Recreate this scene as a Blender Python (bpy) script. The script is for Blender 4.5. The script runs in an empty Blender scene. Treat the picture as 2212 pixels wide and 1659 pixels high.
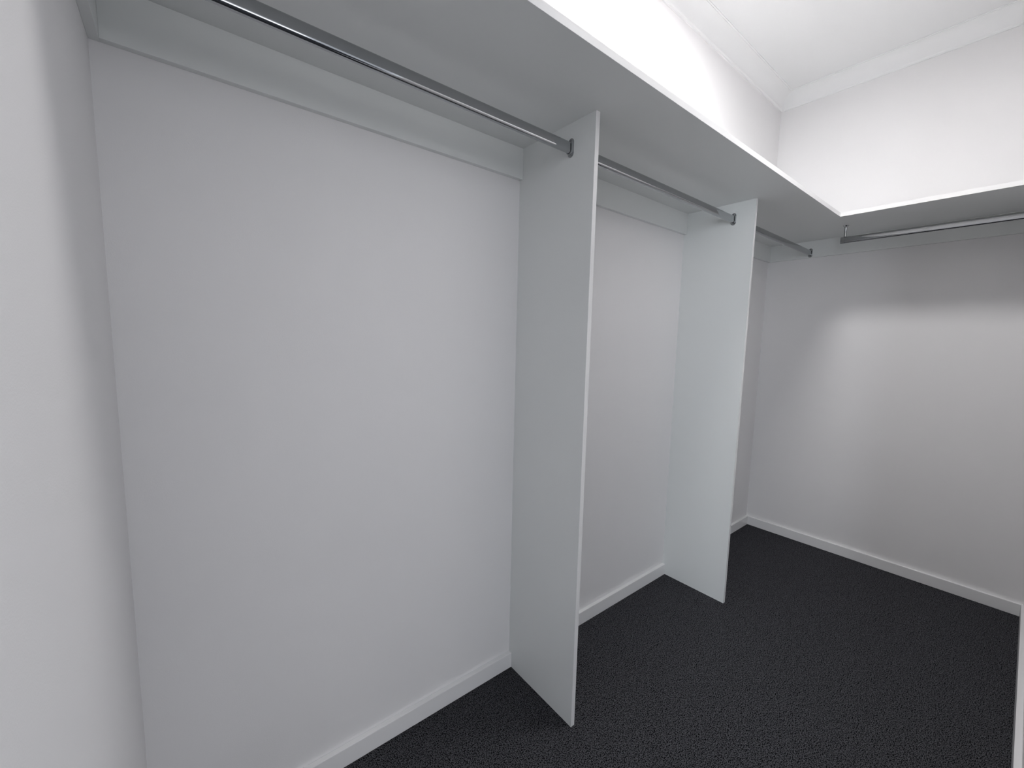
import bpy, bmesh, math, random
from mathutils import Matrix, Vector
random.seed(3)
C = bpy.context.scene.collection
scene = bpy.context.scene

# ------------------------------------------------------------------ camera, world, exposure
FPX = 892.89                                    # focal length in pixels of the 2212 px wide frame
CAM = Vector((0.1036, -1.0933, 1.1942))
yaw, pitch, roll = 0.89726, -0.10805, 0.02242
fw = Vector((math.cos(yaw)*math.cos(pitch), math.sin(yaw)*math.cos(pitch), math.sin(pitch)))
rt = Vector((math.sin(yaw), -math.cos(yaw), 0))
up = rt.cross(fw)
rt2 = rt*math.cos(roll) + up*math.sin(roll)
up2 = up*math.cos(roll) - rt*math.sin(roll)
cam = bpy.data.cameras.new('camera')
cam.sensor_width = 36.0; cam.sensor_fit = 'HORIZONTAL'
cam.lens = FPX/2212*36.0
cam.clip_start = 0.01
co = bpy.data.objects.new('camera', cam); C.objects.link(co)
co.matrix_world = Matrix(((rt2.x, up2.x, -fw.x, CAM.x), (rt2.y, up2.y, -fw.y, CAM.y), (rt2.z, up2.z, -fw.z, CAM.z), (0, 0, 0, 1)))
scene.camera = co

LAMP_W = 65.0                                   # strength of the ceiling lamp's diffuser
w = bpy.data.worlds.new('world'); scene.world = w; w.use_nodes = True
bg = w.node_tree.nodes['Background']
bg.inputs['Color'].default_value = (0.82, 0.88, 1.0, 1)
bg.inputs['Strength'].default_value = 0.60      # daylight of the next room, through the doorway
# daylight entering the next room (bedroom) through its wide window, seen only through the doorway
WX, WY0, WY1, WZ0, WZ1 = -3.0, -4.3, -2.1, 0.35, 2.1
al = bpy.data.lights.new('window_daylight', 'AREA'); al.shape = 'RECTANGLE'
al.size = WZ1-WZ0; al.size_y = WY1-WY0
al.energy = 135.0; al.color = (0.86, 0.93, 1.0)
alo = bpy.data.objects.new('window_daylight', al); C.objects.link(alo)
alo.location = (WX+0.02, (WY0+WY1)/2, (WZ0+WZ1)/2); alo.rotation_euler = (0, -math.pi/2, 0)
VX0, VX1, VZ0, VZ1, VY = -0.9, 1.3, 0.8, 2.1, -5.2     # unseen window added in the next room's far wall to brighten the left bay
al = bpy.data.lights.new('far_wall_fill_light', 'AREA'); al.shape = 'RECTANGLE'
al.size = VX1-VX0; al.size_y = VZ1-VZ0
al.energy = 24.0; al.color = (0.97, 0.98, 1.0)
alo = bpy.data.objects.new('far_wall_fill_light', al); C.objects.link(alo)
alo.location = ((VX0+VX1)/2, VY+0.02, (VZ0+VZ1)/2); alo.rotation_euler = (math.pi/2, 0, 0)
vs = scene.view_settings
vs.view_transform = 'Standard'; vs.look = 'None'; vs.gamma = 1.0; vs.use_curve_mapping = False
vs.exposure = 0.0

# ------------------------------------------------------------------ measured sizes (metres)
L, W, ZC = 3.017, 1.186, 2.668                  # room: x 0..L, y -W..0
ZB, TS = 1.8, 0.0178                            # shelf underside, shelf thickness
D1, D2 = 0.466, 0.462                           # depth of long shelf, of end shelf
X1, X2, PD, TP = 0.9897, 2.0057, 0.314, 0.0153  # panels
HC, TC = 0.0941, 0.0154                         # cleats
HS, TK = 0.0559, 0.0157                         # skirting
CC = 0.075                                      # cornice
DX0, DX1, DH = 0.04, 0.86, 2.04                 # doorway in the front wall
TH = 0.1

# ------------------------------------------------------------------ materials
def mat(name, color, rough=0.5, metal=0.0, bump=None, var=0.0, spec=0.5):
    m = bpy.data.materials.new(name); m.use_nodes = True
    nt = m.node_tree; b = nt.nodes['Principled BSDF']
    b.inputs['Base Color'].default_value = (*color, 1)
    b.inputs['Roughness'].default_value = rough
    b.inputs['Metallic'].default_value = metal
    b.inputs['Specular IOR Level'].default_value = spec
    tc = nt.nodes.new('ShaderNodeTexCoord')
    if bump:
        n = nt.nodes.new('ShaderNodeTexNoise'); n.inputs['Scale'].default_value = bump[0]
        n.inputs['Detail'].default_value = 3
        nt.links.new(tc.outputs['Object'], n.inputs['Vector'])
        bp = nt.nodes.new('ShaderNodeBump'); bp.inputs['Strength'].default_value = bump[1]
        bp.inputs['Distance'].default_value = bump[2]
        nt.links.new(n.outputs['Fac'], bp.inputs['Height']); nt.links.new(bp.outputs['Normal'], b.inputs['Normal'])
    if var:
        n2 = nt.nodes.new('ShaderNodeTexNoise'); n2.inputs['Scale'].default_value = 2.5
        nt.links.new(tc.outputs['Object'], n2.inputs['Vector'])
        r = nt.nodes.new('ShaderNodeValToRGB')
        r.color_ramp.elements[0].position = 0.3; r.color_ramp.elements[1].position = 0.7
        r.color_ramp.elements[0].color = (*[c*(1-var) for c in color], 1)
        r.color_ramp.elements[1].color = (*[min(1, c*(1+var)) for c in color], 1)
        nt.links.new(n2.outputs['Fac'], r.inputs['Fac']); nt.links.new(r.outputs['Color'], b.inputs['Base Color'])
    return m
M_wall = mat('wall_paint', (0.875, 0.865, 0.87), 0.6, bump=(420, 0.25, 0.0006), var=0.008, spec=0.3)
M_ceil = mat('ceiling_paint', (0.90, 0.90, 0.905), 0.8, bump=(300, 0.15, 0.0005), spec=0.2)
M_corn = mat('cornice_paint', (0.91, 0.91, 0.915), 0.7, spec=0.2)
M_trim = mat('gloss_trim_paint', (0.90, 0.895, 0.90), 0.25)
M_board = mat('white_melamine', (0.845, 0.863, 0.855), 0.42, bump=(700, 0.08, 0.0003), spec=0.4)
M_edge = mat('white_edging', (0.86, 0.86, 0.86), 0.25)
M_steel = mat('polished_steel', (0.43, 0.44, 0.45), 0.07, 1.0)
M_screw = mat('screw_steel', (0.25, 0.25, 0.26), 0.3, 1.0)
M_lampbase = mat('lamp_base', (0.8, 0.8, 0.8), 0.4)

def carpet_mat():
    m = bpy.data.materials.new('charcoal_carpet'); m.use_nodes = True
    nt = m.node_tree; b = nt.nodes['Principled BSDF']; ln = nt.links.new
    b.inputs['Roughness'].default_value = 1.0; b.inputs['Specular IOR Level'].default_value = 0.05
    tc = nt.nodes.new('ShaderNodeTexCoord')
    wn = nt.nodes.new('ShaderNodeTexNoise'); wn.inputs['Scale'].default_value = 160
    ln(tc.outputs['Object'], wn.inputs['Vector'])
    mx = nt.nodes.new('ShaderNodeVectorMath'); mx.operation = 'MULTIPLY_ADD'
    mx.inputs[1].default_value = (0.004, 0.004, 0.0)
    ln(wn.outputs['Color'], mx.inputs[0]); ln(tc.outputs['Object'], mx.inputs[2])
    v = nt.nodes.new('ShaderNodeTexVoronoi'); v.voronoi_dimensions = '2D'; v.inputs['Scale'].default_value = 330
    ln(mx.outputs[0], v.inputs['Vector'])
    r = nt.nodes.new('ShaderNodeValToRGB')
    e = r.color_ramp.elements
    e[0].position = 0.2; e[0].color = (0.110, 0.111, 0.122, 1)
    e[1].position = 0.62; e[1].color = (0.006, 0.006, 0.0075, 1)
    ln(v.outputs['Distance'], r.inputs['Fac'])
    # each loop of yarn a shade of its own
    hs = nt.nodes.new('ShaderNodeHueSaturation')
    mr = nt.nodes.new('ShaderNodeMapRange'); mr.inputs['To Min'].default_value = 0.75; mr.inputs['To Max'].default_value = 1.25
    sp = nt.nodes.new('ShaderNodeSeparateColor'); ln(v.outputs['Color'], sp.inputs[0]); ln(sp.outputs[0], mr.inputs['Value'])
    ln(r.outputs['Color'], hs.inputs['Color']); ln(mr.outputs[0], hs.inputs['Value'])
    ln(hs.outputs['Color'], b.inputs['Base Color'])
    inv = nt.nodes.new('ShaderNodeMath'); inv.operation = 'SUBTRACT'; inv.inputs[0].default_value = 1.0
    ln(v.outputs['Distance'], inv.inputs[1])
    bp = nt.nodes.new('ShaderNodeBump'); bp.inputs['Strength'].default_value = 0.8; bp.inputs['Distance'].default_value = 0.003
    ln(inv.outputs[0], bp.inputs['Height']); ln(bp.outputs['Normal'], b.inputs['Normal'])
    return m
M_carpet = carpet_mat()

def emit_mat(name, color, strength):
    m = bpy.data.materials.new(name); m.use_nodes = True
    nt = m.node_tree; nt.nodes.remove(nt.nodes['Principled BSDF'])
    e = nt.nodes.new('ShaderNodeEmission'); e.inputs['Color'].default_value = (*color, 1); e.inputs['Strength'].default_value = strength
    nt.links.new(e.outputs[0], nt.nodes['Material Output'].inputs['Surface'])
    return m
M_glow = emit_mat('lamp_diffuser', (1.0, 0.985, 0.985), LAMP_W)

# ------------------------------------------------------------------ helpers
def box(bm, x0, x1, y0, y1, z0, z1, bev=0.0):
    t = bmesh.new()
    bmesh.ops.create_cube(t, size=1)
    for v in t.verts:
        v.co = Vector(((x0+x1)/2 + v.co.x*(x1-x0), (y0+y1)/2 + v.co.y*(y1-y0), (z0+z1)/2 + v.co.z*(z1-z0)))
    if bev:
        bmesh.ops.bevel(t, geom=t.edges[:], offset=bev, segments=2, affect='EDGES', profile=0.5)
    me = bpy.data.meshes.new('t'); t.to_mesh(me); t.free(); bm.from_mesh(me); bpy.data.meshes.remove(me)
def loft(bm, rings, cap=True):
    vs_ = [[bm.verts.new(p) for p in r] for r in rings]
    n = len(vs_[0])
    for a, b in zip(vs_, vs_[1:]):
        for i in range(n):
            j = (i+1) % n
            bm.faces.new((a[i], a[j], b[j], b[i]))
    if cap:
        bm.faces.new(vs_[0][::-1]); bm.faces.new(vs_[-1])
def obj(name, bm, m, parent=None, smooth=False, loc=None):
    bmesh.ops.recalc_face_normals(bm, faces=bm.faces[:])
    me = bpy.data.meshes.new(name); bm.to_mesh(me); bm.free()
    me.materials.append(m)
    if smooth:
        for p in me.polygons: p.use_smooth = True
        me.set_sharp_from_angle(angle=math.radians(35))
    o = bpy.data.objects.new(name, me); C.objects.link(o)
    if parent: o.parent = parent
    if loc: o.location = loc
    return o
def boxo(name, m, dims, parent=None, bev=0.0):
    bm = bmesh.new()
    if isinstance(dims[0], (int, float)): dims = [dims]
    for d in dims: box(bm, *d, bev)
    return obj(name, bm, m, parent)
def struct(o): o['kind'] = 'structure'; return o
def thing(name, label, cat, loc, group=None):
    o = bpy.data.objects.new(name, None); C.objects.link(o); o.location = loc
    o.empty_display_size = 0.05
    o['label'] = label; o['category'] = cat
    if group: o['group'] = group
    return o
def rel(root, d):
    x, y, z = root.location
    return (d[0]-x, d[1]-x, d[2]-y, d[3]-y, d[4]-z, d[5]-z)

# ------------------------------------------------------------------ room shell
BX0, BX1, BY0, BY1 = WX, 2.4, -5.2, -W-TH       # the bedroom beyond the doorway
struct(boxo('floor', M_carpet, (-TH, L+TH, -W-TH, TH, -0.05, 0)))
struct(boxo('floor_bedroom', M_carpet, (BX0-TH, BX1+TH, BY0-TH, BY1, -0.05, 0)))
struct(boxo('ceiling_bedroom', M_ceil, (BX0-TH, BX1+TH, BY0-TH, BY1, ZC, ZC+0.1)))
struct(boxo('wall_bedroom_far', M_wall, [(BX0-TH, VX0, BY0-TH, BY0, 0, ZC), (VX1, BX1+TH, BY0-TH, BY0, 0, ZC), (VX0, VX1, BY0-TH, BY0, 0, VZ0), (VX0, VX1, BY0-TH, BY0, VZ1, ZC)]))
struct(boxo('wall_bedroom_right', M_wall, (BX1, BX1+TH, BY0, BY1, 0, ZC)))
struct(boxo('wall_bedroom_near', M_wall, (BX0, -TH, BY1, BY1+TH, 0, ZC)))
struct(boxo('wall_bedroom_left', M_wall, [(BX0-TH, BX0, BY0, WY0, 0, ZC), (BX0-TH, BX0, WY1, BY1, 0, ZC), (BX0-TH, BX0, WY0, WY1, 0, WZ0), (BX0-TH, BX0, WY0, WY1, WZ1, ZC)]))
struct(boxo('ceiling', M_ceil, (-TH, L+TH, -W-TH, TH, ZC, ZC+0.1)))
struct(boxo('wall_back', M_wall, (-TH, L+TH, 0, TH, 0, ZC)))
struct(boxo('wall_left', M_wall, (-TH, 0, -W, 0, 0, ZC)))
struct(boxo('wall_right', M_wall, (L, L+TH, -W, 0, 0, ZC)))
struct(boxo('wall_front', M_wall, [(-TH, DX0, -W-TH, -W, 0, ZC), (DX0, DX1, -W-TH, -W, DH, ZC), (DX1, L+TH, -W-TH, -W, 0, ZC)]))
# doorway lining
dl = boxo('door_1', M_trim, [(DX0, DX0+0.018, -W-TH, -W, 0, DH-0.018), (DX1-0.018, DX1, -W-TH, -W, 0, DH-0.018), (DX0, DX1, -W-TH, -W, DH-0.018, DH)], bev=0.001)
struct(dl)
# skirting boards: run between the panels
e = 0.0015
struct(boxo('baseboard_back', M_trim, [(0, X1, -TK, 0, 0, HS), (X1+TP, X2, -TK, 0, 0, HS), (X2+TP, L-TK, -TK, 0, 0, HS)], bev=e))
struct(boxo('baseboard_right', M_trim, (L-TK, L, -W+TK, 0, 0, HS), bev=e))
struct(boxo('baseboard_front', M_trim, (DX1+0.05, L, -W, -W+TK, 0, HS), bev=e))
struct(boxo('baseboard_left', M_trim, (0, TK, -W, -TK, 0, HS), bev=e))

# cove cornice: lip on the wall, hollow quarter curve, lip on the ceiling; mitred at the corners
prof = [(0, CC), (0.006, CC), (0.006, CC-0.007)]
n = 10
for i in range(n+1):
    a = math.pi/2*i/n
    # concave quarter curve from the wall lip to the ceiling lip
    px = (CC-0.006) - (CC-0.016)*math.cos(a)
    pz = (CC-0.011) - (CC-0.017)*math.sin(a)
    prof.append((px, pz))
prof += [(CC-0.0055, 0.0035), (CC, 0.0028), (CC, 0), (0, 0)]
def cornice(name, p0, p1, nrm, s0, s1):
    # p0->p1 along the wall; nrm points into the room; every profile point is mitred by its own depth
    bm = bmesh.new(); p0 = Vector(p0); p1 = Vector(p1); d = (p1-p0).normalized(); nv = Vector(nrm)
    r0 = [p0 + nv*a + d*a*s0 - Vector((0, 0, b)) for a, b in prof]
    r1 = [p1 + nv*a - d*a*s1 - Vector((0, 0, b)) for a, b in prof]
    loft(bm, [r0, r1])
    return struct(obj(name, bm, M_corn, smooth=True))
cornice('trim_1', (0, 0, ZC), (L, 0, ZC), (0, -1, 0), 1, 1)
cornice('trim_2', (L, 0, ZC), (L, -W, ZC), (-1, 0, 0), 1, 1)
cornice('trim_3', (L, -W, ZC), (0, -W, ZC), (0, 1, 0), 1, 1)
cornice('trim_4', (0, -W, ZC), (0, 0, ZC), (1, 0, 0), 1, 1)

# ------------------------------------------------------------------ ceiling lamp
LX, LY, LR = 1.62, -0.64, 0.17
lamp = thing('ceiling_light', 'round white opal light fitting on the middle of the ceiling', 'light', (LX, LY, ZC))
bm = bmesh.new()
def circ(r, z, k=48): return [Vector((r*math.cos(2*math.pi*i/k), r*math.sin(2*math.pi*i/k), z)) for i in range(k)]
loft(bm, [circ(LR+0.014, 0), circ(LR+0.014, -0.016), circ(LR+0.010, -0.021), circ(LR+0.002, -0.021), circ(LR, -0.018), circ(LR, 0)])
obj('base', bm, M_lampbase, lamp, True)
bm = bmesh.new()
loft(bm, [circ(LR-0.0005, -0.002), circ(LR-0.0005, -0.005)])
obj('diffuser', bm, M_glow, lamp)

# ------------------------------------------------------------------ wardrobe boards
bv = 0.0005
EDG = 0.001
YF = -D1
sh = thing('long_shelf', 'long white melamine shelf running the whole length of the back wall', 'shelf', (L/2, 0, ZB))
boxo('board', M_board, rel(sh, (0, L, YF+EDG, 0, ZB, ZB+TS)), sh)
boxo('edge_strip', M_edge, rel(sh, (0, L-D2, YF, YF+EDG, ZB, ZB+TS)), sh, 0.0003)
es = thing('end_shelf', 'shorter white melamine shelf across the end wall, butted against the long shelf', 'shelf', (L, -W/2, ZB))
boxo('board', M_board, rel(es, (L-D2+EDG, L, -W, YF+EDG, ZB, ZB+TS)), es)
boxo('edge_strip', M_edge, rel(es, (L-D2, L-D2+EDG, -W, YF, ZB, ZB+TS)), es, 0.0003)
# folded piece of edging tape over the inner corner
t = 0.0006
cp = boxo('corner_tape', M_edge, [rel(es, (L-D2-0.024, L-D2, YF-t, YF-0.00005, ZB+0.0002, ZB+TS-0.0002)),
                             rel(es, (L-D2-t, L-D2-0.00005, YF-0.026, YF-t, ZB+0.0002, ZB+TS-0.0002))], es)
cp['label'] = 'short piece of edging tape wrapped around the inner corner'

def panel(x, label):
    p = thing('divider_panel', label, 'panel', (x+TP/2, -PD/2, 0), 'upright divider panels under the long shelf')
    boxo('board', M_board, rel(p, (x, x+TP, -PD+EDG, 0, 0, ZB)), p)
    boxo('edge_strip', M_edge, rel(p, (x, x+TP, -PD, -PD+EDG, 0, ZB)), p, 0.0003)
    return p
panel(X1, 'tall white upright divider panel nearer the camera, left one of the two')
panel(X2, 'tall white upright divider panel farther from the camera, right one of the two')

def cleat(d, label):
    c = boxo('shelf_cleat', M_board, (0, d[1]-d[0], d[2]-d[3], 0, 0, d[5]-d[4]), bev=0.0006)
    c.location = (d[0], d[3], d[4])
    c['label'] = label; c['category'] = 'cleat'; c['group'] = 'support cleats under the shelves'
    return c
cleat((TC, X1, -TC, 0, ZB-HC, ZB), 'longest white support cleat on the back wall, left of the nearer divider panel')
cleat((X1+TP, X2, -TC, 0, ZB-HC, ZB), 'white support cleat on the back wall between the two divider panels')
cleat((X2+TP, L-TC, -TC, 0, ZB-HC, ZB), 'white support cleat on the back wall right of the farther divider panel')
cleat((0, TC, YF, 0, ZB-HC, ZB), 'short white support cleat on the left wall, in the top left corner')
cleat((L-TC, L, -W, 0, ZB-HC, ZB), 'white support cleat along the end wall under the end shelf')

# ------------------------------------------------------------------ hanging rails
RY, RZ, RH, RW = -0.2265, 1.7315, 0.0315, 0.0155      # centre line, tube height and width
def stadium(hw, hh, k=10):
    pts = []
    for i in range(k+1):
        a = math.pi*i/k; pts.append((hw*math.cos(a), hh-hw+hw*math.sin(a)))
    for i in range(k+1):
        a = math.pi+math.pi*i/k; pts.append((hw*math.cos(a), -(hh-hw)+hw*math.sin(a)))
    return pts
def prism(bm, pts, a0, a1, axis, cap=True, off=(0, 0)):
    f = (lambda u, v, a: Vector((a, u+off[0], v+off[1]))) if axis == 'x' else (lambda u, v, a: Vector((u+off[0], a, v+off[1])))
    loft(bm, [[f(u, v, a0) for u, v in pts], [f(u, v, a1) for u, v in pts]], cap)
def tube(bm, length, axis):
    o_, i_ = stadium(RW/2, RH/2), stadium(RW/2-0.001, RH/2-0.001)
    f = (lambda u, v, a: Vector((a, u, v))) if axis == 'x' else (lambda u, v, a: Vector((u, a, v)))
    rings = [[f(u, v, 0) for u, v in i_], [f(u, v, 0) for u, v in o_], [f(u, v, length) for u, v in o_], [f(u, v, length) for u, v in i_], [f(u, v, 0) for u, v in i_]]
    loft(bm, rings, False)
    bmesh.ops.remove_doubles(bm, verts=bm.verts[:], dist=1e-6)
def flange(parent, a, sgn, axis):
    """end socket: long rounded plate with a U shaped cup holding the tube, one screw above. sgn = direction away from the wall"""
    bm = bmesh.new()
    plate = [(u, v+0.0) for u, v in stadium(0.0105, 0.0255)]
    prism(bm, plate, a, a+sgn*0.002, axis, off=(0, -0.0005+0.0015))
    # U cup: open ring round the tube's lower part
    ro, ri = RW/2+0.0026, RW/2+0.0010
    k = 12; outer = [(ro, 0.011)]; inner = [(ri, 0.011)]
    zc = -(RH/2-RW/2)
    for i in range(k+1):
        an = -math.pi*i/k
        outer.append((ro*math.cos(an), zc+ro*math.sin(an))); inner.append((ri*math.cos(an), zc+ri*math.sin(an)))
    outer.append((-ro, 0.011)); inner.append((-ri, 0.011))
    f = (lambda u, v, q: Vector((q, u, v))) if axis == 'x' else (lambda u, v, q: Vector((u, q, v)))
    q0, q1 = a+sgn*0.002, a+sgn*0.0095
    secs = []
    for (ou, ov), (iu, iv) in zip(outer, inner):
        secs.append([f(ou, ov, q0), f(ou, ov, q1), f(iu, iv, q1), f(iu, iv, q0)])
    loft(bm, secs)
    fl = obj('rail_socket', bm, M_steel, parent, True)
    bm = bmesh.new()
    kk = 16
    c1 = [(0.0034*math.cos(2*math.pi*i/kk), 0.0034*math.sin(2*math.pi*i/kk)) for i in range(kk)]
    c2 = [(u*0.6, v*0.6) for u, v in c1]
    lo = 0.0205
    loft(bm, [[f(u, v+lo, a+sgn*0.002) for u, v in c1], [f(u, v+lo, a+sgn*0.0026) for u, v in c1], [f(u, v+lo, a+sgn*0.0034) for u, v in c2]])
    obj('screw', bm, M_screw, fl, True)
G = 'chrome hanging rails under the shelves'
def rail_x(x0, x1, label):
    r = thing('clothes_rail', label, 'rail', (x0, RY, RZ), G)
    bm = bmesh.new(); tube(bm, x1-x0-0.006, 'x')
    for v in bm.verts: v.co.x += 0.003
    obj('tube', bm, M_steel, r, True)
    flange(r, 0, 1, 'x'); flange(r, x1-x0, -1, 'x')
rail_x(TC, X1, 'nearest oval chrome hanging rail, from the left wall to the nearer divider panel')
rail_x(X1+TP, X2, 'oval chrome hanging rail between the two divider panels')
rail_x(X2+TP, L-TC, 'dark chrome hanging rail from the farther divider panel to the end wall cleat')
# end rail hangs from the end shelf on a post
RX, Y0 = 2.7505, -0.430
r = thing('clothes_rail', 'chrome rail hung on a post under the end shelf', 'rail', (RX, -W, RZ-0.003), G)
bm = bmesh.new(); tube(bm, W+Y0-0.003, 'y')
for v in bm.verts: v.co.y += 0.003
obj('tube', bm, M_steel, r, True)
flange(r, 0, 1, 'y')
bm = bmesh.new(); prism(bm, stadium(RW/2+0.0004, RH/2+0.0004), W+Y0-0.016, W+Y0+0.002, 'y')
obj('end_cap', bm, M_steel, r, True)
py = W-0.444; top = ZB-(RZ-0.003)
bm = bmesh.new()
def pc(rad, z, k=24): return [Vector((rad*math.cos(2*math.pi*i/k), py+rad*math.sin(2*math.pi*i/k), z)) for i in range(k)]
loft(bm, [pc(0.0052, RH/2+0.0002), pc(0.0052, top-0.012), pc(0.0062, top-0.008), pc(0.009, top-0.004), pc(0.0128, top-0.0012), pc(0.0128, top)])
obj('support_post', bm, M_steel, r, True)
